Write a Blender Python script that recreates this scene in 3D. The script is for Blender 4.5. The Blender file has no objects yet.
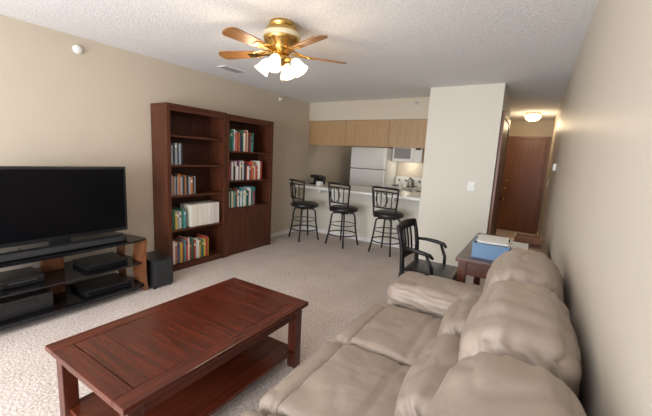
import bpy, bmesh, math, random
from mathutils import Vector, Matrix, noise
random.seed(7)
scene = bpy.context.scene
try:
    scene.view_settings.view_transform = 'Standard'
except Exception: pass

# ---------------------------------------------------------------- materials
def base(name):
    m = bpy.data.materials.new(name); m.use_nodes = True
    nt = m.node_tree; return m, nt, nt.nodes['Principled BSDF']
def M(name, col, rough=.5, metal=0, spec=.5, bump=None, var=None, emis=None, coat=0):
    m, nt, b = base(name)
    b.inputs['Base Color'].default_value = (*col, 1)
    b.inputs['Roughness'].default_value = rough
    b.inputs['Metallic'].default_value = metal
    b.inputs['Specular IOR Level'].default_value = spec
    b.inputs['Coat Weight'].default_value = coat
    tc = nt.nodes.new('ShaderNodeTexCoord')
    if var:
        n = nt.nodes.new('ShaderNodeTexNoise'); n.inputs['Scale'].default_value = var[0]
        n.inputs['Detail'].default_value = 6
        r = nt.nodes.new('ShaderNodeValToRGB')
        a = var[1]
        r.color_ramp.elements[0].position = .35; r.color_ramp.elements[1].position = .65
        r.color_ramp.elements[0].color = (*[c*(1-a) for c in col], 1)
        r.color_ramp.elements[1].color = (*[min(1, c*(1+a)) for c in col], 1)
        nt.links.new(tc.outputs['Object'], n.inputs['Vector'])
        nt.links.new(n.outputs['Fac'], r.inputs['Fac'])
        nt.links.new(r.outputs['Color'], b.inputs['Base Color'])
    if bump:
        n2 = nt.nodes.new('ShaderNodeTexNoise'); n2.inputs['Scale'].default_value = bump[0]
        n2.inputs['Detail'].default_value = 4
        bp = nt.nodes.new('ShaderNodeBump'); bp.inputs['Strength'].default_value = bump[1]
        bp.inputs['Distance'].default_value = bump[2]
        nt.links.new(tc.outputs['Object'], n2.inputs['Vector'])
        nt.links.new(n2.outputs['Fac'], bp.inputs['Height'])
        nt.links.new(bp.outputs['Normal'], b.inputs['Normal'])
    if emis:
        b.inputs['Emission Color'].default_value = (*emis[0], 1)
        b.inputs['Emission Strength'].default_value = emis[1]
    return m
def wood(name, c1, c2, rough=.35, axis=1, coat=0, scale=14, spec=.5):
    m, nt, b = base(name)
    b.inputs['Roughness'].default_value = rough
    b.inputs['Coat Weight'].default_value = coat
    b.inputs['Specular IOR Level'].default_value = spec
    tc = nt.nodes.new('ShaderNodeTexCoord'); mp = nt.nodes.new('ShaderNodeMapping')
    s = [scale]*3; s[axis] = scale*.08
    mp.inputs['Scale'].default_value = s
    n = nt.nodes.new('ShaderNodeTexNoise'); n.inputs['Scale'].default_value = 2.2
    n.inputs['Detail'].default_value = 8; n.inputs['Distortion'].default_value = .6
    r = nt.nodes.new('ShaderNodeValToRGB')
    r.color_ramp.elements[0].position = .3; r.color_ramp.elements[1].position = .7
    r.color_ramp.elements[0].color = (*c1, 1); r.color_ramp.elements[1].color = (*c2, 1)
    nt.links.new(tc.outputs['Object'], mp.inputs['Vector']); nt.links.new(mp.outputs['Vector'], n.inputs['Vector'])
    nt.links.new(n.outputs['Fac'], r.inputs['Fac']); nt.links.new(r.outputs['Color'], b.inputs['Base Color'])
    return m

m_wall = M('wall_paint', (.545, .475, .38), .5, spec=.3, bump=(160, .12, .002), var=(1.2, .02))
m_wallr = M('wall_paint_satin', (.545, .495, .42), .42, spec=.45, bump=(60, .10, .003), var=(1.2, .02))
m_cream = M('cream_paint', (.70, .665, .58), .5, spec=.3, bump=(160, .1, .002))
m_soff = M('soffit_paint', (.60, .53, .42), .5, spec=.3, bump=(160, .1, .002))
m_ceil = M('popcorn_ceiling', (.82, .82, .83), .9, spec=.1, bump=(85, .65, .007), var=(80, .08))
m_trim = M('white_trim', (.8, .79, .76), .4)
m_white = M('appliance_white', (.74, .74, .72), .3)
m_lam = M('white_laminate', (.80, .79, .75), .35, var=(80, .04))
m_black = M('black_plastic', (.012, .012, .013), .35)
m_gloss = M('black_glass', (.006, .006, .008), .08)
m_screen = M('tv_screen', (.003, .003, .004), .22, spec=.18)
m_iron = M('black_iron', (.012, .011, .011), .38, metal=.3)
m_vinyl = M('black_vinyl', (.014, .012, .012), .35, bump=(40, .2, .003))
m_brass = M('brass', (.66, .42, .13), .25, metal=1)
m_steel = M('steel', (.5, .5, .5), .3, metal=1)
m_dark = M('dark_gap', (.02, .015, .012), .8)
m_cherryY = wood('cherry_wood', (.052, .010, .005), (.125, .025, .010), .22, 1, spec=.45)
m_cherryX = wood('cherry_wood_cross', (.046, .009, .005), (.112, .022, .009), .22, 0, spec=.45)
m_cherryZ = wood('cherry_wood_vertical', (.045, .010, .005), (.10, .024, .011), .3, 2, spec=.4)
m_bcZ = wood('bookcase_wood_vertical', (.050, .014, .007), (.105, .032, .014), .38, 2, spec=.35)
m_bcY = wood('bookcase_wood', (.050, .014, .007), (.10, .030, .013), .38, 1, spec=.35)
m_bcB = wood('bookcase_wood_back', (.035, .010, .006), (.065, .020, .010), .5, 2, spec=.3)
m_oak = wood('oak_blade', (.20, .085, .028), (.36, .18, .065), .4, 0)
m_cab = wood('oak_cabinet', (.36, .22, .10), (.45, .29, .145), .45, 2)
m_standw = wood('stand_wood', (.13, .045, .018), (.22, .085, .035), .35, 2)
m_door = wood('mahogany_door', (.17, .062, .03), (.23, .088, .042), .4, 2)
m_deskw = wood('desk_wood', (.055, .018, .011), (.11, .036, .020), .3, 1)
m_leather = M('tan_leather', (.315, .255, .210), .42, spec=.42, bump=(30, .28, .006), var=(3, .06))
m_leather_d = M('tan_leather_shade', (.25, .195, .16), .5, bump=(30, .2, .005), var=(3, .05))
m_seam = M('leather_seam', (.15, .11, .09), .6)
m_vinfloor = M('kitchen_vinyl', (.5, .45, .37), .4, var=(5, .08))
m_shade = M('frosted_glass_lit', (.95, .93, .88), .4, emis=((1, .80, .55), 1.9))
m_globe = M('hall_globe_lit', (.95, .9, .8), .4, emis=((1, .76, .46), 6.0))
m_box = M('blue_plastic', (.09, .18, .31), .35)
m_paper = M('paper', (.78, .78, .76), .7)

# carpet
m_carpet, nt, b = base('carpet')
b.inputs['Roughness'].default_value = .95; b.inputs['Specular IOR Level'].default_value = .1
tc = nt.nodes.new('ShaderNodeTexCoord')
n1 = nt.nodes.new('ShaderNodeTexNoise'); n1.inputs['Scale'].default_value = 60; n1.inputs['Detail'].default_value = 5
n2 = nt.nodes.new('ShaderNodeTexNoise'); n2.inputs['Scale'].default_value = 3.0; n2.inputs['Detail'].default_value = 4
mx = nt.nodes.new('ShaderNodeMath'); mx.operation = 'MULTIPLY_ADD'; mx.inputs[1].default_value = .22
rp = nt.nodes.new('ShaderNodeValToRGB')
rp.color_ramp.elements[0].position = .44; rp.color_ramp.elements[0].color = (.44, .365, .325, 1)
rp.color_ramp.elements[1].position = .76; rp.color_ramp.elements[1].color = (.72, .645, .605, 1)
nt.links.new(tc.outputs['Object'], n1.inputs['Vector']); nt.links.new(tc.outputs['Object'], n2.inputs['Vector'])
nt.links.new(n2.outputs['Fac'], mx.inputs[0]); nt.links.new(n1.outputs['Fac'], mx.inputs[2])
nt.links.new(mx.outputs[0], rp.inputs['Fac']); nt.links.new(rp.outputs['Color'], b.inputs['Base Color'])
bp = nt.nodes.new('ShaderNodeBump'); bp.inputs['Strength'].default_value = .6; bp.inputs['Distance'].default_value = .009
nt.links.new(n1.outputs['Fac'], bp.inputs['Height']); nt.links.new(bp.outputs['Normal'], b.inputs['Normal'])

# ---------------------------------------------------------------- mesh helpers
def finish(bm, name, mats, parent=None, smooth=False):
    bmesh.ops.recalc_face_normals(bm, faces=bm.faces[:])
    me = bpy.data.meshes.new(name); bm.to_mesh(me); bm.free()
    if not isinstance(mats, (list, tuple)): mats = [mats]
    for m in mats: me.materials.append(m)
    if smooth:
        for p in me.polygons: p.use_smooth = True
    o = bpy.data.objects.new(name, me); scene.collection.objects.link(o)
    if parent: o.parent = parent
    return o
def bm_box(bm, x0, x1, y0, y1, z0, z1, mi=0, mat4=None):
    r = bmesh.ops.create_cube(bm, size=1)
    T = Matrix.Translation(((x0+x1)/2, (y0+y1)/2, (z0+z1)/2)) @ Matrix.Diagonal((abs(x1-x0), abs(y1-y0), abs(z1-z0), 1))
    if mat4 is not None: T = mat4 @ T
    bmesh.ops.transform(bm, matrix=T, verts=r['verts'])
    fs = set()
    for v in r['verts']:
        for f in v.link_faces: fs.add(f)
    for f in fs: f.material_index = mi
    return r['verts']
class G:
    def __init__(s, name, loc=(0, 0, 0), rot=0, world=True):
        s.o = bpy.data.objects.new(name, None); s.o.empty_display_size = .1
        scene.collection.objects.link(s.o); s.o.location = loc; s.o.rotation_euler = (0, 0, rot)
        s.off = Vector(loc) if world else Vector((0, 0, 0))
    def box(s, name, x0, x1, y0, y1, z0, z1, mat, bev=.003, mat4=None):
        bm = bmesh.new(); f = s.off
        bm_box(bm, x0-f.x, x1-f.x, y0-f.y, y1-f.y, z0-f.z, z1-f.z)
        if bev: bmesh.ops.bevel(bm, geom=bm.edges[:], offset=bev, segments=2, affect='EDGES', profile=.6)
        if mat4 is not None: bmesh.ops.transform(bm, matrix=mat4, verts=bm.verts[:])
        return finish(bm, name, mat, s.o)
    def boxes(s, name, lst, mat, bev=0):
        bm = bmesh.new(); f = s.off
        for (x0, x1, y0, y1, z0, z1) in lst:
            bm_box(bm, x0-f.x, x1-f.x, y0-f.y, y1-f.y, z0-f.z, z1-f.z)
        if bev: bmesh.ops.bevel(bm, geom=bm.edges[:], offset=bev, segments=2, affect='EDGES', profile=.6)
        return finish(bm, name, mat, s.o)
    def tubes(s, name, paths, mat, seg=10):
        bm = bmesh.new()
        for pts, r in paths: bm_tube(bm, [Vector(p)-s.off for p in pts], r, seg)
        return finish(bm, name, mat, s.o, True)
    def lathe(s, name, prof, loc, mat, seg=32, rot=None):
        bm = bmesh.new(); bm_lathe(bm, prof, seg)
        T = Matrix.Translation(Vector(loc)-s.off)
        if rot is not None: T = T @ rot
        bmesh.ops.transform(bm, matrix=T, verts=bm.verts[:])
        return finish(bm, name, mat, s.o, True)
    def cushion(s, name, c, size, r, puff, mat, rot=None, wr=.004, cuts=29, seed=0, groove=(), fold=0):
        bm = bmesh.new(); bmesh.ops.create_cube(bm, size=2)
        bmesh.ops.subdivide_edges(bm, edges=bm.edges[:], cuts=cuts, use_grid_fill=True)
        h = Vector(size)/2; C = Vector(c)-s.off
        for v in bm.verts:
            p = v.co.copy(); q = Vector((p.x*h.x, p.y*h.y, p.z*h.z))
            inn = Vector([max(-(h[i]-r), min(h[i]-r, q[i])) for i in range(3)])
            d = q-inn
            nn = d.normalized() if d.length > 1e-6 else Vector((0, 0, 0))
            if d.length > 1e-6: q = inn + nn*r
            for a in range(3):
                b1, c1 = (a+1) % 3, (a+2) % 3
                q[a] += puff[a]*(p[a]**3)*(1-p[b1]**2)*(1-p[c1]**2)
            # puckers radiating from the stitched side edges
            if fold:
                e = abs(p.y)**4
                q -= nn*fold*e*(.5+.5*math.sin((p.x+p.z)*11+seed*2+noise.noise(q*9)*3))
            for ax, pos, wd, dep in groove:
                t = (p[ax]-pos)/wd
                q -= nn*dep*math.exp(-t*t)
            n = noise.noise_vector((q+C)*7 + Vector((seed*3.1, 0, 0)))
            n2_ = noise.noise_vector((q+C)*18 + Vector((seed*1.7, 5, 0)))
            # sparse sharp creases
            rg = 1-abs(noise.noise((q+C)*6 + Vector((seed*2.3, 1, 9))))*7
            q += n*wr*1.6 + n2_*wr*.7
            if rg > 0: q -= nn*wr*1.1*rg*rg
            v.co = q
        T = Matrix.Translation(C)
        if rot is not None: T = T @ rot
        bmesh.ops.transform(bm, matrix=T, verts=bm.verts[:])
        o = finish(bm, name, mat, s.o, True)
        return o
def bm_tube(bm, pts, r, seg=10):
    pts = [Vector(p) for p in pts]; n = len(pts); rings = []
    up = None
    for i, p in enumerate(pts):
        t = (pts[min(i+1, n-1)]-pts[max(i-1, 0)]).normalized()
        if up is None:
            a = Vector((0, 0, 1)) if abs(t.z) < .9 else Vector((1, 0, 0))
            up = (a - t*a.dot(t)).normalized()
        else: up = (up - t*up.dot(t)).normalized()
        w = t.cross(up); rr = r[i] if isinstance(r, (list, tuple)) else r
        rings.append([bm.verts.new(p + (up*math.cos(2*math.pi*k/seg)+w*math.sin(2*math.pi*k/seg))*rr) for k in range(seg)])
    for i in range(n-1):
        for k in range(seg):
            bm.faces.new((rings[i][k], rings[i][(k+1) % seg], rings[i+1][(k+1) % seg], rings[i+1][k]))
    bm.faces.new(rings[0]); bm.faces.new(rings[-1])
def bm_lathe(bm, prof, seg=32):
    rings = []
    for r, z in prof:
        rings.append([bm.verts.new((max(r, .0005)*math.cos(2*math.pi*k/seg), max(r, .0005)*math.sin(2*math.pi*k/seg), z)) for k in range(seg)])
    for i in range(len(prof)-1):
        for k in range(seg):
            bm.faces.new((rings[i][k], rings[i][(k+1) % seg], rings[i+1][(k+1) % seg], rings[i+1][k]))
    bm.faces.new(rings[0]); bm.faces.new(rings[-1])
def shell(name, lst, mat):
    bm = bmesh.new()
    for bx in lst: bm_box(bm, *bx)
    return finish(bm, name, mat)

# ---------------------------------------------------------------- room shell
XL, XR, YN, H = -3.80, .185, -2.2, 2.44
YK, YH = 7.3, 8.6
WX0, WX1 = -3.3, -.15
shell('floor', [(XL-.1, XR+.1, YN-.1, 5.33, -.1, 0), (-1.35, XR+.1, 5.33, YH+.1, -.1, 0)], m_carpet)
shell('floor_kitchen', [(XL-.1, -1.35, 5.33, YK+.1, -.1, 0)], m_vinfloor)
shell('ceiling', [(XL-.1, XR+.1, YN-.1, YH+.1, H, H+.1)], m_ceil)
shell('wall_left', [(XL-.1, XL, YN-.1, YK+.1, 0, H)], m_wall)
shell('wall_right', [(XR, XR+.1, YN-.1, YH+.1, 0, H)], m_wallr)
shell('wall_near', [(XL, WX0, YN-.1, YN, 0, H), (WX1, XR, YN-.1, YN, 0, H), (WX0, WX1, YN-.1, YN, 2.15, H)], m_wall)
shell('wall_closet', [(-1.35, -.45, 4.72, 5.95, 0, H)], m_cream)
shell('wall_kitchen_side', [(-1.35, -1.25, 5.95, YH, 0, H)], m_wall)
shell('wall_kitchen_back', [(XL, -1.35, YK, YK+.1, 0, H)], m_wall)
shell('wall_hall_end', [(-1.35, XR, YH, YH+.1, 0, H)], m_wall)
shell('wall_soffit', [(XL, -1.35, 5.38, 5.76, 2.11, H)], m_soff)
shell('wall_breakfast_bar', [(XL, -1.35, 5.30, 5.40, 0, .86)], m_cream)
shell('baseboard_left', [(XL, XL+.012, YN, 5.3, 0, .07)], m_trim)
shell('baseboard_right', [(XR-.012, XR, YN, YH, 0, .07)], m_trim)
shell('baseboard_closet', [(-1.35, -.45, 4.708, 4.72, 0, .07)], m_trim)
shell('baseboard_bar', [(XL+.012, -1.362, 5.288, 5.30, 0, .07)], m_trim)
# patio window behind camera
wm = (WX0+WX1)/2
w = G('window_1', (wm, YN-.05, 0))
w.boxes('frame', [(WX0, WX0+.06, YN-.08, YN-.02, 0, 2.15), (WX1-.06, WX1, YN-.08, YN-.02, 0, 2.15), (WX0+.06, WX1-.06, YN-.08, YN-.02, 2.09, 2.15),
                  (WX0+.06, WX1-.06, YN-.08, YN-.02, 0, .06), (wm-.04, wm+.04, YN-.08, YN-.02, .06, 2.09)], m_trim)

# doors
d = G('door_1', (-.24, YH-.03, 0))
d.box('slab', -.62, .12, YH-.045, YH-.004, .01, 2.04, m_door, .003)
d.boxes('casing', [(-.69, -.625, YH-.03, YH-.001, 0, 2.105), (.125, .172, YH-.03, YH-.001, 0, 2.105), (-.625, .125, YH-.03, YH-.001, 2.045, 2.105)], m_door)
d.lathe('knob', [(0, 0), (.012, .0), (.012, .03), (.028, .04), (.028, .06), (0, .07)], (-.54, YH-.045, .96), m_brass, 20, Matrix.Rotation(math.pi/2, 4, 'X'))
d.lathe('deadbolt', [(0, 0), (.025, .0), (.022, .02), (0, .022)], (-.54, YH-.045, 1.12), m_brass, 20, Matrix.Rotation(math.pi/2, 4, 'X'))
d.lathe('peephole', [(0, 0), (.012, .0), (.010, .006), (0, .007)], (-.25, YH-.045, 1.5), m_brass, 16, Matrix.Rotation(math.pi/2, 4, 'X'))
d = G('door_2', (-.44, 5.3, 0))
d.box('slab', -.449, -.425, 4.87, 5.67, .01, 2.04, m_door, .003)
d.boxes('casing', [(-.449, -.415, 4.78, 4.865, 0, 2.115), (-.449, -.415, 5.675, 5.75, 0, 2.115), (-.449, -.415, 4.865, 5.675, 2.045, 2.115)], m_door)
d.lathe('knob', [(0, 0), (.012, .0), (.012, .03), (.026, .04), (.026, .055), (0, .065)], (-.425, 5.6, .96), m_brass, 20, Matrix.Rotation(math.pi/2, 4, 'Y'))

# ---------------------------------------------------------------- kitchen
g = G('kitchen_wall_cabinet', (-2.57, 5.55, 1.67))
g.box('carcass', XL+.004, -1.354, 5.395, 5.74, 1.67, 2.108, m_cab, .002)
for i, (a, c) in enumerate([(-3.796, -2.99), (-2.985, -2.17), (-2.165, -1.354)]):
    g.box('panel_%d' % (i+1), a, c, 5.383, 5.395, 1.672, 2.106, m_cab, .002)
g.box('bottom_rail', XL+.004, -1.354, 5.376, 5.388, 1.66, 1.685, m_cab, .002)
g = G('breakfast_bar_counter', (-2.57, 5.45, .86))
g.box('slab', XL+.003, -1.353, 4.97, 5.96, .862, .905, m_lam, .006)
g.boxes('bracket', [(-3.3, -3.26, 5.05, 5.298, .80, .86), (-1.9, -1.86, 5.05, 5.298, .80, .86)], m_lam)
g.box('base_cabinet', XL+.003, -1.353, 5.402, 5.92, .1, .86, m_cab)
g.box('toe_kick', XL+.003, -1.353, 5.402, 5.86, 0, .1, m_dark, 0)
g = G('kitchen_faucet', (-1.85, 5.75, .906))
g.tubes('spout', [([(-1.85, 5.82, .906), (-1.85, 5.82, 1.10), (-1.85, 5.79, 1.15), (-1.85, 5.73, 1.16), (-1.85, 5.68, 1.12)], .011)], m_steel)
g.lathe('flange', [(0, 0), (.03, 0), (.025, .015), (0, .016)], (-1.85, 5.82, .9055), m_steel, 20)
# refrigerator
g = G('refrigerator', (-3.08, 6.95, 0))
g.box('body', -3.5, -2.68, 6.66, 7.28, .02, 1.69, m_white, .012)
g.box('freezer_door', -3.5, -2.68, 6.60, 6.655, 1.24, 1.69, m_white, .015)
g.box('main_door', -3.5, -2.68, 6.60, 6.655, .1, 1.228, m_white, .015)
g.box('door_gasket', -3.49, -2.69, 6.62, 6.66, 1.225, 1.245, m_dark, 0)
g.box('kick', -3.48, -2.7, 6.64, 6.7, 0, .1, m_dark)
g.box('freezer_handle', -2.76, -2.735, 6.56, 6.60, 1.27, 1.55, m_white, .008)
g.box('main_handle', -2.76, -2.735, 6.56, 6.60, .75, 1.19, m_white, .008)
# stove
g = G('kitchen_stove', (-2.32, 6.98, 0))
g.box('body', -2.65, -2.02, 6.68, 7.28, 0.02, .90, m_white, .008)
g.box('oven_window', -2.55, -2.12, 6.672, 6.682, .35, .65, m_gloss, .002)
g.box('oven_handle', -2.58, -2.09, 6.63, 6.66, .74, .765, m_steel, .008)
g.box('backguard', -2.65, -2.02, 7.2, 7.28, .90, 1.10, m_white, .01)
g.box('cooktop', -2.64, -2.03, 6.69, 7.19, .90, .912, m_white, .004)
for i, (a, c) in enumerate([(-2.5, 6.82), (-2.18, 6.82), (-2.5, 7.05), (-2.18, 7.05)]):
    g.lathe('burner_%d' % (i+1), [(.02, 0), (.085, 0), (.085, .012), (.06, .014), (.02, .014)], (a, c, .912), m_iron, 24)
for i in range(4):
    g.lathe('dial_%d' % (i+1), [(0, 0), (.02, 0), (.017, .02), (0, .02)], (-2.56+i*.15, 7.2, 1.02), m_black, 16, Matrix.Rotation(math.pi/2, 4, 'X'))
g = G('tea_kettle', (-2.18, 6.82, .928))
g.lathe('body', [(0, 0), (.075, 0), (.085, .03), (.07, .08), (.03, .11), (.012, .115), (.012, .13), (0, .132)], (-2.18, 6.82, .928), m_steel, 24)
g.tubes('handle', [([(-2.25, 6.82, .99), (-2.24, 6.82, 1.06), (-2.18, 6.82, 1.09), (-2.12, 6.82, 1.06), (-2.11, 6.82, .99)], .007)], m_black)
g = G('microwave_oven', (-2.36, 7.1, 1.42))
g.box('body', -2.66, -2.02, 6.92, 7.28, 1.42, 1.78, m_white, .008)
g.box('door', -2.655, -2.19, 6.90, 6.92, 1.43, 1.77, m_white, .006)
g.box('door_window', -2.62, -2.26, 6.893, 6.90, 1.49, 1.71, M('mw_window', (.25, .25, .25), .25), .002)
g.box('control_panel', -2.18, -2.03, 6.90, 6.92, 1.43, 1.77, m_white, .004)
g.box('display', -2.16, -2.05, 6.895, 6.90, 1.68, 1.73, m_black, .001)
g = G('kitchen_cabinet', (-2, 7.1, 0))
g.box('base', -2.015, -1.354, 6.72, 7.28, .1, .86, m_cab)
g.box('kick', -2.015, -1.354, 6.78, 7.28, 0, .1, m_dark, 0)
g.box('countertop', -2.015, -1.354, 6.69, 7.29, .862, .9, m_lam)
g.box('upper_right', -2.015, -1.354, 6.97, 7.29, 1.42, 2.3, m_cab)
g.box('upper_door', -2.0, -1.37, 6.955, 6.97, 1.44, 2.28, m_cab, .006)
g.box('upper_left', -3.5, -2.02, 6.97, 7.29, 1.80, 2.3, m_cab)
g.box('upper_door_left', -3.48, -2.77, 6.955, 6.97, 1.82, 2.28, m_cab, .006)
g.box('upper_door_mid', -2.75, -2.03, 6.955, 6.97, 1.82, 2.28, m_cab, .006)
g = G('kitchen_canister', (-1.85, 7.05, .901))
g.lathe('jar', [(0, 0), (.06, 0), (.062, .02), (.062, .15), (.05, .165), (.02, .18), (0, .185)], (-1.85, 7.05, .9005), m_standw, 24)
g = G('kitchen_canister', (-1.65, 7.05, .901))
g.lathe('jar', [(0, 0), (.05, 0), (.052, .02), (.052, .11), (.04, .125), (.02, .14), (0, .145)], (-1.65, 7.05, .9005), m_black, 24)
# coffee maker at the left end of the bar
g = G('coffee_maker', (-3.60, 5.45, .906))
g.box('base', -3.70, -3.50, 5.34, 5.60, .9065, .935, m_black, .008)
g.box('tank', -3.70, -3.50, 5.50, 5.60, .935, 1.07, m_black, .01)
g.box('brew_head', -3.70, -3.50, 5.35, 5.505, 1.03, 1.09, m_black, .012)
g.lathe('carafe', [(0, 0), (.05, 0), (.06, .02), (.06, .055), (.045, .08), (.045, .09), (0, .091)], (-3.60, 5.42, .936), m_gloss, 24)
g = G('napkin_holder', (-3.38, 5.20, .906))
g.box('base', -3.43, -3.33, 5.15, 5.25, .9065, .916, m_lam)
g.box('napkins', -3.42, -3.34, 5.175, 5.225, .9165, .99, m_paper)
g.box('plate_a', -3.43, -3.33, 5.16, 5.17, .916, .98, m_lam)
g.box('plate_b', -3.43, -3.33, 5.23, 5.24, .916, .98, m_lam)
g = G('soap_bottle', (-2.05, 5.85, .906))
g.lathe('bottle', [(0, 0), (.03, 0), (.032, .1), (.012, .13), (.012, .16), (0, .16)], (-2.05, 5.85, .9065), m_lam, 20)
g = G('serving_bowl', (-2.25, 5.6, .906))
g.lathe('bowl', [(0, 0), (.04, 0), (.045, .01), (.09, .05), (.105, .075), (.10, .075), (.085, .052), (.04, .015), (0, .012)], (-2.25, 5.6, .9065), m_white, 28)

# ---------------------------------------------------------------- bookcases
XF = -3.50
def bookcase(y0, y1, shelves, doors, top=1.90):
    g = G('bookcase', (-3.65, (y0+y1)/2, 0)); xb = XL+.016
    g.box('side_left', xb, XF, y0, y0+.028, 0, top-.03, m_bcZ, .002)
    g.box('side_right', xb, XF, y1-.028, y1, 0, top-.03, m_bcZ, .002)
    g.box('top', xb, XF+.02, y0-.0, y1, top-.03, top, m_bcY, .004)
    g.box('back', xb, xb+.008, y0+.028, y1-.028, .06, top-.03, m_bcB, 0)
    g.box('plinth', XF-.025, XF-.005, y0+.028, y1-.028, 0, .075, m_bcY, .002)
    g.box('top_rail', XF-.02, XF+.004, y0+.028, y1-.028, top-.075, top-.03, m_bcY, .002)
    g.boxes('face_frame', [(XF-.0, XF+.014, y0, y0+.045, 0, top-.03), (XF-.0, XF+.014, y1-.045, y1, 0, top-.03)], m_bcZ, .002)
    for i, z in enumerate(shelves):
        g.box('shelf_%d' % (i+1), xb+.008, XF-.004, y0+.028, y1-.028, z-.022, z, m_bcY, .002)
    if doors:
        ym = (y0+y1)/2; zt = .665
        for k, (a, c) in enumerate([(y0+.047, ym-.002), (ym+.002, y1-.047)]):
            g.boxes('door_leaf_%d' % (k+1), [(XF-.004, XF+.014, a, a+.055, .08, zt), (XF-.004, XF+.014, c-.055, c, .08, zt),
                    (XF-.004, XF+.014, a+.055, c-.055, .08, .135), (XF-.004, XF+.014, a+.055, c-.055, zt-.055, zt)], m_bcZ, .002)
            g.box('door_panel_%d' % (k+1), XF-.004, XF+.004, a+.05, c-.05, .13, zt-.05, m_bcZ, .002)
            g.lathe('pull_%d' % (k+1), [(0, 0), (.006, 0), (.006, .012), (.012, .018), (0, .026)], (XF+.014, ym+(-.03 if k == 0 else .03), .45), m_iron, 14, Matrix.Rotation(math.pi/2, 4, 'Y'))
    return g
B1 = (2.24, 3.08); B2 = (3.085, 4.0)
s1 = [1.60, 1.265, .907, .50, .075]
s2 = [1.457, 1.056, .675, .09]
bookcase(B1[0], B1[1], s1, False, 1.94)
bookcase(B2[0], B2[1], s2, True, 1.93)
bcols = [(.35, .04, .03), (.05, .10, .28), (.03, .16, .10), (.75, .72, .62), (.62, .42, .06), (.03, .03, .035), (.08, .28, .32),
         (.45, .16, .05), (.7, .7, .72), (.18, .06, .14), (.3, .34, .38), (.55, .07, .05)]
bmats = [M('book_cover_%d' % i, c, .5) for i, c in enumerate(bcols)]
bmats.append(M('book_pages', (.75, .68, .52), .8))
bm = bmesh.new()
def fill(y0, y1, z, hmin, hmax, cols, tmin=.016, tmax=.045, dep=.2):
    y = y0; last = -1
    while True:
        t = random.uniform(tmin, tmax)
        if y+t > y1: break
        h = random.uniform(hmin, hmax); dp = dep*random.uniform(.8, 1)
        xf = XF-.03-random.uniform(0, .02); mi = random.choice([c for c in cols if c != last] or cols); last = mi
        x0 = xf-dp; z0 = z+.0008
        bm_box(bm, x0, xf, y+.0006, y+t*.14, z0, z0+h, mi)
        bm_box(bm, x0, xf, y+t*.86, y+t-.0006, z0, z0+h, mi)
        bm_box(bm, xf-.003, xf, y+t*.14, y+t*.86, z0, z0+h, mi)
        bm_box(bm, x0+.004, xf-.003, y+t*.14, y+t*.86, z0+.004, z0+h-.004, 12)
        if t > .028:
            mj = random.choice([3, 4, 8, 5])
            zz = z0+h*random.uniform(.6, .8)
            bm_box(bm, xf, xf+.0008, y+t*.14, y+t*.86, zz, zz+h*.12, mj)
        y += t+.0008
a1, e1 = B1[0]+.05, B1[1]-.05
fill(a1+.0, a1+.18, 1.265, .22, .26, [5, 10, 5, 10], .02, .03)
fill(a1+.0, a1+.36, .907, .20, .25, [10, 10, 7, 5, 10, 10], .014, .03)
fill(a1+.0, a1+.22, .50, .20, .25, [6, 2, 4, 10, 3], .02, .04)
fill(a1+.0, a1+.55, .075, .22, .30, [0, 4, 6, 11, 8, 1, 7, 3, 2, 4], .014, .036)
a2, e2 = B2[0]+.05, B2[1]-.05
fill(a2, a2+.52, 1.457, .22, .30, [0, 1, 3, 5, 6, 7, 8, 2, 11], .014, .036)
fill(a2, a2+.70, 1.056, .19, .28, [0, 11, 3, 5, 8, 1, 2, 9, 7, 3], .014, .036)
fill(a2, a2+.56, .675, .20, .28, [3, 8, 4, 6, 2, 5, 0, 3], .014, .036)
finish(bm, 'books', bmats)
g = G('magazine_files', (-3.63, 2.8, .501))
for i in range(5):
    y = a1+.27+i*.088
    g.box('binder_%d' % (i+1), -3.74, -3.515+random.uniform(-.01, .0), y, y+.084, .501, .501+.275, M('binder_%d' % i, (.74-.02*i, .70-.02*i, .6), .55), .003)

# ---------------------------------------------------------------- TV group
sy0, sy1, sx0, sx1 = .50, 1.84, -3.74, -3.20
g = G('tv_stand', (-3.47, 1.17, 0))
for nm, z0, z1 in (('top_glass', .525, .545), ('middle_glass', .30, .312), ('bottom_shelf', .055, .085)):
    bmx = bmesh.new()
    pts = [(sx0, sy0+.08), (sx1-.05, sy0+.0), (sx1, sy0+.10), (sx1+.02, (sy0+sy1)/2), (sx1, sy1-.10), (sx1-.05, sy1), (sx0, sy1-.08)]
    vs = [bmx.verts.new((x+3.47, y-1.17, z0)) for x, y in pts]; f = bmx.faces.new(vs)
    e = bmesh.ops.extrude_face_region(bmx, geom=[f]); bmesh.ops.translate(bmx, vec=(0, 0, z1-z0), verts=[v for v in e['geom'] if isinstance(v, bmesh.types.BMVert)])
    finish(bmx, nm, m_gloss, g.o)
for k, (yy, sgn) in enumerate(((sy0+.005, 1), (sy1-.005, -1))):
    for j, (xa, xb) in enumerate(((sx1-.19, sx1-.02), (sx0+.03, sx0+.12))):
        bmx = bmesh.new(); n = 10; prev = None
        for i in range(n+1):
            t = i/n; z = .0+t*.524; bow = .035*math.sin(math.pi*t)*sgn
            ring = [bmx.verts.new((x+3.47, y+bow-1.17, z)) for x, y in ((xa, yy), (xb+.03*math.sin(math.pi*t), yy), (xb+.03*math.sin(math.pi*t), yy+.03*sgn), (xa, yy+.03*sgn))]
            if prev:
                for q in range(4): bmx.faces.new((prev[q], prev[(q+1) % 4], ring[(q+1) % 4], ring[q]))
            else: bmx.faces.new(ring)
            prev = ring
        bmx.faces.new(prev)
        finish(bmx, 'leg_%d_%d' % (k+1, j+1), m_standw, g.o)
g.box('center_post', -3.62, -3.56, 1.09, 1.25, .0, .524, m_standw, .004)
g = G('television', (-3.47, 1.2, .545))
g.box('panel', -3.50, -3.458, .62, 1.775, .605, 1.245, m_black, .008)
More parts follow.
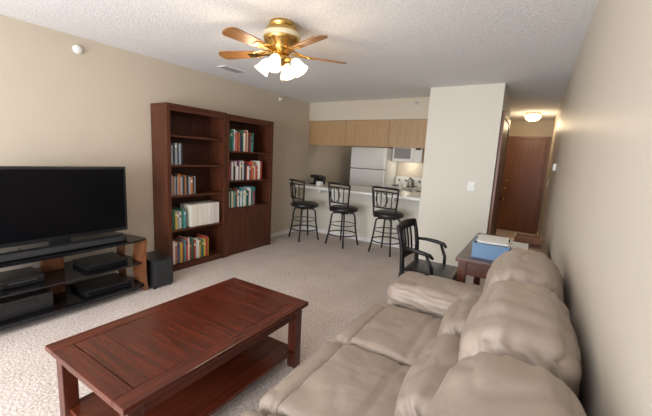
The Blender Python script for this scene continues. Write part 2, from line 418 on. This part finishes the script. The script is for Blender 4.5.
g.box('screen', -3.459, -3.4545, .645, 1.75, .64, 1.22, m_screen, .001)
g.box('back_bulge', -3.55, -3.50, .8, 1.6, .68, 1.15, m_black, .02)
g.box('neck', -3.50, -3.46, 1.12, 1.28, .555, .62, m_black, .004)
g.box('foot', -3.60, -3.36, .95, 1.45, .546, .558, m_gloss, .004)
g = G('soundbar', (-3.29, 1.2, .545))
g.box('bar', -3.335, -3.25, .70, 1.66, .546, .605, m_black, .018)
g.box('grille', -3.252, -3.247, .74, 1.62, .556, .596, M('grille', (.02, .02, .022), .8, bump=(300, .6, .002)), .001)
g = G('cable_box', (-3.45, 1.45, .312)); g.box('case', -3.6, -3.3, 1.33, 1.68, .3125, .365, m_black, .004); g.box('front', -3.301, -3.297, 1.35, 1.66, .322, .352, m_gloss, .001)
g = G('game_console', (-3.45, .9, .312)); g.box('case', -3.6, -3.32, .75, 1.03, .3125, .38, m_black, .012); g.box('slot', -3.322, -3.318, .8, .98, .345, .35, m_steel, .0005)
g = G('dvd_player', (-3.45, 1.45, .085)); g.box('case', -3.6, -3.28, 1.3, 1.7, .0855, .135, m_black, .004); g.box('front', -3.281, -3.277, 1.32, 1.68, .095, .125, m_gloss, .001)
g = G('av_receiver', (-3.45, .9, .085)); g.box('case', -3.62, -3.28, .66, 1.06, .0855, .225, m_black, .005); g.box('display', -3.281, -3.276, .75, .95, .17, .2, m_gloss, .001)
g = G('subwoofer', (-3.33, 1.98, 0))
g.box('cabinet', -3.50, -3.17, 1.855, 2.08, .02, .31, m_black, .008)
g.box('grille', -3.17, -3.16, 1.87, 2.065, .045, .295, bpy.data.materials['grille'], .004)
for i, (a, c) in enumerate(((-3.47, 1.88), (-3.20, 1.88), (-3.47, 2.06), (-3.20, 2.06))):
    g.lathe('foot_%d' % (i+1), [(0, 0), (.014, 0), (.014, .02), (0, .02)], (a, c, 0), m_black, 12)

# ---------------------------------------------------------------- coffee table
cx0, cx1, cy0, cy1, ct = -1.93, -1.205, .575, 1.79, .46
g = G('coffee_table', (-1.5525, 1.188, 0))
fw = .085
g.box('frame_left', cx0, cx0+fw, cy0, cy1, ct-.028, ct, m_cherryY, .004)
g.box('frame_right', cx1-fw, cx1, cy0, cy1, ct-.028, ct, m_cherryY, .004)
g.box('frame_near', cx0+fw+.001, cx1-fw-.001, cy0, cy0+fw, ct-.028, ct, m_cherryX, .003)
g.box('frame_far', cx0+fw+.001, cx1-fw-.001, cy1-fw, cy1, ct-.028, ct, m_cherryX, .003)
n = 8; L = (cy1-fw-.004)-(cy0+fw+.004)
for i in range(n):
    ya = cy0+fw+.004+i*L/n
    g.box('plank_%d' % (i+1), cx0+fw+.004, cx1-fw-.004, ya, ya+L/n-.0008, ct-.026, ct-.002, m_cherryX, .0008)
lg = .065; ins = .03
for i, (x, y) in enumerate(((cx0+ins, cy0+ins), (cx1-ins-lg, cy0+ins), (cx0+ins, cy1-ins-lg), (cx1-ins-lg, cy1-ins-lg))):
    g.box('leg_%d' % (i+1), x, x+lg, y, y+lg, 0, ct-.028, m_cherryZ, .004)
g.boxes('apron', [(cx0+ins+.01, cx0+ins+.03, cy0+ins+lg, cy1-ins-lg, ct-.10, ct-.028), (cx1-ins-.03, cx1-ins-.01, cy0+ins+lg, cy1-ins-lg, ct-.10, ct-.028),
                  (cx0+ins+lg, cx1-ins-lg, cy0+ins+.01, cy0+ins+.03, ct-.10, ct-.028), (cx0+ins+lg, cx1-ins-lg, cy1-ins-.03, cy1-ins-.01, ct-.10, ct-.028)], m_cherryY)
g.box('shelf', cx0+ins+.02, cx1-ins-.02, cy0+ins+.02, cy1-ins-.02, .10, .125, m_cherryY, .003)

# ---------------------------------------------------------------- bar stools
def stool(x, y, rot):
    g = G('bar_stool', (x, y, 0), rot, world=False); S = 1.2
    g.lathe('seat_cushion', [(0, .575), (.20, .575), (.232, .588), (.244, .612), (.234, .640), (.195, .658), (.09, .665), (0, .666)], (0, 0, 0), m_vinyl, 36)
    g.lathe('swivel', [(0, .54), (.09, .54), (.09, .56), (.12, .565), (.12, .575), (0, .575)], (0, 0, 0), m_iron, 24)
    P = []
    for k in range(4):
        a = math.pi/4+k*math.pi/2; ca, sa = math.cos(a), math.sin(a)
        prof = [(.06, .548), (.13*S, .545), (.155*S, .52), (.165*S, .45), (.178*S, .3), (.20*S, .15), (.225*S, .012)]
        P.append(([(r*ca, r*sa, z) for r, z in prof], .014))
    g.tubes('legs', P, m_iron)
    ring = lambda r, z, a0=0, a1=2*math.pi, nn=32: [(r*math.cos(a0+(a1-a0)*i/nn), r*math.sin(a0+(a1-a0)*i/nn), z) for i in range(nn+1)]
    g.tubes('footrest', [(ring(.195*S, .20), .010), (ring(.172*S, .36), .007)], m_iron)
    c0 = -math.pi/2; hw = .98
    def bp_(a, z):
        t = (z-.6)/.42; r = .225+.045*t
        return (r*math.cos(a), r*math.sin(a), z+.02*math.cos((a-c0)/hw*math.pi/2)*max(t, 0))
    P = []
    for s_ in (-1, 1):
        P.append(([(.10*math.cos(c0+s_*hw), .10*math.sin(c0+s_*hw), .568), (.22*math.cos(c0+s_*hw), .22*math.sin(c0+s_*hw), .570)] +
                  [bp_(c0+s_*hw, .6+.42*i/8) for i in range(9)], .014))
    for z, r in ((1.02, .016), (.965, .010), (.73, .011)):
        P.append(([bp_(c0-hw+2*hw*i/16, z) for i in range(17)], r))
    for q in (-.66, -.33, 0, .33, .66):
        P.append(([bp_(c0+q*hw, z) for z in (.73, .85, .965)], .008))
    for s_ in (-1, 1):
        P.append(([bp_(c0+s_*(q)*hw, z) for q, z in ((.1, .73), (.35, .79), (.42, .85), (.35, .91), (.1, .965))], .007))
    g.tubes('backrest', P, m_iron)
    return g
stool(-3.31, 4.66, -.45); stool(-2.61, 4.78, -.20); stool(-1.86, 4.86, -.15)

# ---------------------------------------------------------------- ceiling fan
fx, fy = -1.79, 2.12
g = G('ceiling_fan', (fx, fy, 2.44))
DZ = .012
def up(pr): return [(r, z+DZ if z < 2.435 else z) for r, z in pr]
g.lathe('canopy_and_motor', up([(0, 2.439), (.095, 2.439), (.102, 2.405), (.085, 2.395), (.085, 2.385), (.125, 2.376), (.138, 2.35), (.140, 2.31), (.132, 2.285), (.095, 2.262), (.095, 2.235), (.075, 2.215), (.06, 2.19), (0, 2.19)]), (fx, fy, 0), m_brass, 48)
g.lathe('motor_band', up([(.130, 2.350), (.143, 2.347), (.143, 2.313), (.130, 2.311)]), (fx, fy, 0), M('fan_band', (.70, .62, .42), .4), 48)
g.lathe('light_fitter', up([(0, 2.19), (.05, 2.19), (.075, 2.175), (.075, 2.15), (.04, 2.13), (.015, 2.11), (0, 2.10)]), (fx, fy, 0), m_brass, 32)
zb = 2.215
for i in range(5):
    a = math.radians(52+72*i)
    R = Matrix.Translation((0, 0, zb-2.44)) @ Matrix.Rotation(a, 4, 'Z') @ Matrix.Rotation(math.radians(12), 4, 'X')
    bmx = bmesh.new(); out = []
    r0, r1 = .20, .545
    for t in range(13):
        u = t/12; x = r0+(r1-r0-.05)*u; out.append((x, .046+.016*u))
    for k in range(1, 8):
        th = math.pi/2-math.pi*k/8; out.append((r1-.05+.05*math.cos(th), .062*math.sin(th)))
    for t in range(12, -1, -1):
        u = t/12; x = r0+(r1-r0-.05)*u; out.append((x, -(.046+.016*u)))
    vs = [bmx.verts.new((x, y, 0)) for x, y in out]; f = bmx.faces.new(vs)
    e = bmesh.ops.extrude_face_region(bmx, geom=[f]); bmesh.ops.translate(bmx, vec=(0, 0, .007), verts=[v for v in e['geom'] if isinstance(v, bmesh.types.BMVert)])
    o = finish(bmx, 'blade_%d' % (i+1), m_oak, g.o); o.matrix_local = R
    bmx = bmesh.new()
    bm_box(bmx, .205, .28, -.028, .028, -.006, -.001); bm_box(bmx, .08, .21, -.012, .012, -.006, .012)
    bm_tube(bmx, [(.09, -.0, .03), (.15, -.03, .012), (.22, -.035, -.003)], .006, 8); bm_tube(bmx, [(.09, 0, .03), (.15, .03, .012), (.22, .035, -.003)], .006, 8)
    o = finish(bmx, 'blade_iron_%d' % (i+1), m_brass, g.o); o.matrix_local = R
for i in range(4):
    a = math.radians(20+90*i); ca, sa = math.cos(a), math.sin(a)
    g.tubes('arm_%d' % (i+1), [([(fx+.06*ca, fy+.06*sa, 2.177), (fx+.085*ca, fy+.085*sa, 2.180), (fx+.10*ca, fy+.10*sa, 2.167)], .009)], m_brass)
    rot = Matrix.Rotation(a, 4, 'Z') @ Matrix.Rotation(math.radians(-38), 4, 'Y')
    g.lathe('tulip_shade_%d' % (i+1), [(.016, 0), (.026, -.005), (.040, -.03), (.046, -.06), (.050, -.085), (.062, -.11), (.060, -.111), (.047, -.086), (.02, -.04), (.01, -.02)],
            (fx+.10*ca, fy+.10*sa, 2.170), m_shade, 28, rot)
g.tubes('pull_chain', [([(fx+.03, fy-.03, 2.14), (fx+.03, fy-.03, 1.98)], .0015)], m_brass, 6)

# ---------------------------------------------------------------- sofa
g = G('sofa', (-.35, 1.2, 0))
secs = [(.30, .90), (.90, 1.50), (1.50, 2.10)]
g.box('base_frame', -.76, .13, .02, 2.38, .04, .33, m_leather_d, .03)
ry = lambda deg: Matrix.Rotation(math.radians(deg), 4, 'Y')
for i, (a, c) in enumerate(secs):
    ym = (a+c)/2; wd = c-a
    g.cushion('seat_%d' % (i+1), (-.475, ym, .395), (.55, wd-.012, .17), .032, (.005, .0, .016), m_leather, wr=.0042, seed=i, groove=((0, .15, .045, .012),), fold=.004)
    g.cushion('seat_roll_%d' % (i+1), (-.795, ym, .372), (.135, wd-.014, .18), .052, (.012, 0, .006), m_leather, wr=.003, seed=i+5, fold=.003)
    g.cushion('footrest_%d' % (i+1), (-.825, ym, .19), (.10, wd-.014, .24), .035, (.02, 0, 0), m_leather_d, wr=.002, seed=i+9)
    g.cushion('back_lower_%d' % (i+1), (-.135, ym, .58), (.31, wd-.014, .27), .07, (.04, .0, .004), m_leather, ry(7), wr=.0062, seed=i+13, fold=.010, groove=((2, .1, .10, .008),))
    g.cushion('back_upper_%d' % (i+1), (.015, ym, .865), (.25, wd-.014, .30), .085, (.035, .0, .012), m_leather, ry(2), wr=.0062, seed=i+17, fold=.010, groove=((2, -.45, .08, .008),))
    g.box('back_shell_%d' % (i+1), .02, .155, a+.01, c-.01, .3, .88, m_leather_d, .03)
for nm, a, c in (('near', -.10, .29), ('far', 2.11, 2.50)):
    ym = (a+c)/2
    g.cushion('arm_body_'+nm, (-.35, ym, .27), (.88, c-a-.03, .50), .05, (.015, .01, 0), m_leather, wr=.003, seed=31+ym)
    g.cushion('arm_pad_'+nm, (-.37, ym, .525), (.84, c-a+.02, .17), .075, (.015, .008, .018), m_leather, wr=.0058, seed=37+ym, fold=.004, groove=((0, -.55, .05, .012),))

# ---------------------------------------------------------------- desk
dx0, dx1, dy0, dy1, dz = -.44, .165, 2.62, 3.78, .74
g = G('desk', (-.14, 3.2, 0))
g.box('top', dx0, dx1, dy0, dy1, dz-.03, dz, m_deskw, .006)
g.boxes('apron', [(dx0+.03, dx0+.05, dy0+.08, dy1-.08, dz-.13, dz-.03), (dx1-.05, dx1-.03, dy0+.08, dy1-.08, dz-.13, dz-.03),
                  (dx0+.08, dx1-.08, dy0+.03, dy0+.05, dz-.13, dz-.03), (dx0+.08, dx1-.08, dy1-.05, dy1-.03, dz-.13, dz-.03)], m_deskw)
g.box('drawer', dx0+.018, dx0+.03, dy0+.3, dy1-.3, dz-.12, dz-.04, m_deskw, .003)
g.lathe('drawer_knob', [(0, 0), (.006, 0), (.006, .012), (.013, .02), (0, .028)], (dx0+.018, 3.2, dz-.08), m_brass, 14, Matrix.Rotation(-math.pi/2, 4, 'Y'))
for i, (x, y) in enumerate(((dx0+.02, dy0+.02), (dx1-.08, dy0+.02), (dx0+.02, dy1-.08), (dx1-.08, dy1-.08))):
    g.box('leg_%d' % (i+1), x, x+.06, y, y+.06, 0, dz-.03, m_deskw, .005)
g = G('storage_box', (-.2, 2.87, dz))
bx0, bx1, by0, by1, bh = -.345, -.10, 2.72, 3.05, .105
g.boxes('bin', [(bx0, bx1, by0, by1, dz+.001, dz+.008), (bx0, bx0+.008, by0, by1, dz+.008, dz+bh), (bx1-.008, bx1, by0, by1, dz+.008, dz+bh),
                (bx0+.008, bx1-.008, by0, by0+.008, dz+.008, dz+bh), (bx0+.008, bx1-.008, by1-.008, by1, dz+.008, dz+bh)], m_box)
g.boxes('rim', [(bx0-.008, bx0+.01, by0-.008, by1+.008, dz+bh, dz+bh+.01), (bx1-.01, bx1+.008, by0-.008, by1+.008, dz+bh, dz+bh+.01),
                (bx0+.01, bx1-.01, by0-.008, by0+.01, dz+bh, dz+bh+.01), (bx0+.01, bx1-.01, by1-.01, by1+.008, dz+bh, dz+bh+.01)], m_box, .002)
g.box('paper_stack', bx0+.015, bx1-.015, by0+.015, by1-.02, dz+.009, dz+bh-.004, m_paper, 0)
for i in range(4):
    cxp, cyp = -.222, 2.885
    Rm = Matrix.Translation((cxp+.2, cyp-2.87, 0)) @ Matrix.Rotation(random.uniform(-.2, .2), 4, 'Z') @ Matrix.Translation((-cxp-.2, -cyp+2.87, 0))
    g.box('sheet_%d' % (i+1), cxp-.105, cxp+.105, cyp-.14, cyp+.14, dz+bh+.011+i*.004, dz+bh+.0135+i*.004, m_paper, 0, Rm)
g = G('notebook', (-.1, 3.4, dz)); g.box('cover', -.2, .02, 3.2, 3.48, dz+.001, dz+.02, m_paper, .002); g.box('spine', -.206, -.2, 3.2, 3.48, dz+.001, dz+.021, m_black, .001)
g = G('wicker_tray', (0, 3.62, dz))
g.box('base', -.10, .12, 3.56, 3.74, dz+.001, dz+.012, m_standw)
g.boxes('rim', [(-.10, -.09, 3.56, 3.74, dz+.012, dz+.06), (.11, .12, 3.56, 3.74, dz+.012, dz+.06), (-.09, .11, 3.56, 3.57, dz+.012, dz+.06), (-.09, .11, 3.73, 3.74, dz+.012, dz+.06)], m_standw)

# ---------------------------------------------------------------- chair at desk (local: faces +X)
g = G('desk_armchair', (-.72, 3.13, 0), 0, world=False)
g.cushion('seat', (0, 0, .43), (.46, .48, .06), .025, (0, 0, .01), m_vinyl, wr=.001, cuts=9)
g.boxes('seat_rail', [(-.20, .20, -.21, -.19, .36, .405), (-.20, .20, .19, .21, .36, .405), (.19, .21, -.19, .19, .36, .405), (-.21, -.19, -.19, .19, .36, .405)], m_iron)
P = []
for s_ in (-1, 1):
    P.append(([(-.29, s_*.23, .0), (-.25, s_*.225, .22), (-.22, s_*.22, .43), (-.23, s_*.225, .62), (-.255, s_*.235, .75), (-.285, s_*.24, .86)], [.017, .020, .023, .021, .020, .018]))
    P.append(([(.21, s_*.22, 0), (.205, s_*.215, .41)], [.015, .020]))
    P.append(([(.06, s_*.225, .41), (.05, s_*.25, .52), (.0, s_*.262, .635)], [.015, .016, .014]))
    P.append(([(-.235, s_*.23, .665), (-.15, s_*.255, .665), (-.05, s_*.268, .655), (.03, s_*.262, .64), (.055, s_*.25, .612)], [.014, .017, .020, .018, .013]))
    P.append(([(-.25, s_*.225, .2), (.207, s_*.217, .2)], .011))
P.append(([(-.02, -.22, .2), (-.02, .22, .2)], .011))
g.tubes('frame', P, m_iron)
def slat(xc, z, hgt, cur=.035):
    bmx = bmesh.new(); prev = None
    for i in range(13):
        t = i/12*2-1; x = xc-cur*(1-t*t); y = t*.235; hh = hgt/2*(1+.25*(1-t*t))
        ring = [bmx.verts.new(p) for p in ((x-.008, y, z-hh), (x+.008, y, z-hh), (x+.004, y, z+hh), (x-.012, y, z+hh))]
        if prev:
            for q in range(4): bmx.faces.new((prev[q], prev[(q+1) % 4], ring[(q+1) % 4], ring[q]))
        else: bmx.faces.new(ring)
        prev = ring
    bmx.faces.new(prev); return bmx
finish(slat(-.275, .83, .07), 'top_rail', m_iron, g.o)
finish(slat(-.228, .54, .035), 'lower_rail', m_iron, g.o)
P = []
for q in (-.6, -.3, 0, .3, .6):
    y = q*.23; c_ = .035*(1-q*q)
    P.append(([(-.228-c_, y, .54), (-.245-c_, y, .68), (-.275-c_, y, .83)], .010))
g.tubes('spindles', P, m_iron, 8)

# ---------------------------------------------------------------- small fixtures
g = G('ceiling_vent', (-3.29, 2.98, 2.44))
g.box('frame', -3.36, -3.22, 2.82, 3.14, 2.43, 2.4395, m_trim, .003)
g.boxes('slots', [(-3.345+i*.022, -3.339+i*.022, 2.84, 3.12, 2.428, 2.431) for i in range(6)], M('vent_slot', (.2, .2, .2), .7))
g = G('smoke_detector', (XL, 1.55, 2.32))
g.lathe('body', [(0, 0), (.04, 0), (.04, .02), (.034, .03), (0, .034)], (XL+.001, 1.55, 2.32), m_trim, 28, Matrix.Rotation(math.pi/2, 4, 'Y'))
for y_, z_ in ((4.5, 2.36),):
    g = G('sprinkler_head', (XL, y_, z_))
    g.lathe('escutcheon', [(0, 0), (.035, 0), (.03, .01), (.012, .015), (.012, .04), (.02, .042), (0, .045)], (XL+.001, y_, z_), m_trim, 20, Matrix.Rotation(math.pi/2, 4, 'Y'))
g = G('sprinkler_head', (-1.75, 5.38, 2.36))
g.lathe('escutcheon', [(0, 0), (.035, 0), (.03, .01), (.012, .015), (.012, .04), (.02, .042), (0, .045)], (-1.75, 5.379, 2.36), m_trim, 20, Matrix.Rotation(math.pi/2, 4, 'X'))
g = G('light_switch', (-.70, 4.72, 1.17))
g.box('plate', -.745, -.655, 4.712, 4.7195, 1.10, 1.22, m_trim, .003)
g.boxes('toggle', [(-.725, -.715, 4.703, 4.712, 1.15, 1.17), (-.685, -.675, 4.703, 4.712, 1.15, 1.17)], m_trim)
g = G('wall_thermostat', (XR, 4.8, 1.47))
g.box('body', XR-.028, XR, 4.74, 4.86, 1.42, 1.50, m_trim, .004)
g = G('light_switch', (XR, 6.6, 1.2))
g.box('plate', XR-.008, XR-.001, 6.5, 6.58, 1.14, 1.26, m_trim, .003)
g.boxes('toggle', [(XR-.018, XR-.008, 6.535, 6.545, 1.19, 1.21)], m_trim)
g = G('ceiling_light', (-.18, 7.45, 2.44))
g.lathe('base', [(0, 2.4395), (.12, 2.4395), (.12, 2.42), (0, 2.42)], (-.18, 7.45, 0), m_brass, 36)
g.lathe('globe', [(0, 2.42), (.10, 2.42), (.13, 2.39), (.125, 2.35), (.09, 2.315), (.04, 2.30), (0, 2.298)], (-.18, 7.45, 0), m_globe, 36)

# ---------------------------------------------------------------- lights
def area(name, loc, rot, sx, sy, e, col):
    l = bpy.data.lights.new(name, 'AREA'); l.shape = 'RECTANGLE'; l.size = sx; l.size_y = sy; l.energy = e; l.color = col
    o = bpy.data.objects.new(name, l); o.location = loc; o.rotation_euler = rot; scene.collection.objects.link(o); return o
def point(name, loc, e, col, r=.05):
    l = bpy.data.lights.new(name, 'POINT'); l.energy = e; l.color = col; l.shadow_soft_size = r
    o = bpy.data.objects.new(name, l); o.location = loc; scene.collection.objects.link(o); return o
area('window_daylight', (wm, YN-.12, 1.1), (math.radians(90), 0, 0), WX1-WX0-.15, 2.0, 255, (.93, .96, 1.0))
for i in range(4):
    a = math.radians(20+90*i)
    point('fan_bulb_%d' % i, (fx+.19*math.cos(a), fy+.19*math.sin(a), 2.04), 3.8, (1, .80, .56), .04)
point('hall_bulb', (-.18, 7.45, 2.22), 13, (1, .76, .48), .08)
point('kitchen_bulb', (-2.3, 6.2, 2.2), 8, (1, .90, .74), .15)
point('range_hood_bulb', (-2.34, 7.08, 1.38), 2.5, (1, .93, .8), .05)
wd = bpy.data.worlds.new('World'); scene.world = wd; wd.use_nodes = True
bg = wd.node_tree.nodes['Background']; bg.inputs['Color'].default_value = (.75, .85, 1, 1); bg.inputs['Strength'].default_value = 1.0

# ---------------------------------------------------------------- camera
Yv = Vector((211, 40, -334)).normalized(); Xv = Vector((543, -79, 334)).normalized()
Zv = Xv.cross(Yv).normalized(); Xv = Yv.cross(Zv).normalized()
R = Matrix((Xv, Yv, Zv))
cam = bpy.data.cameras.new('camera'); cam.sensor_fit = 'HORIZONTAL'; cam.sensor_width = 36; cam.lens = 334/652*36
cam.clip_start = .02
co = bpy.data.objects.new('camera', cam); co.matrix_world = Matrix.Translation((0, 0, 1.44)) @ R.to_4x4()
scene.collection.objects.link(co); scene.camera = co
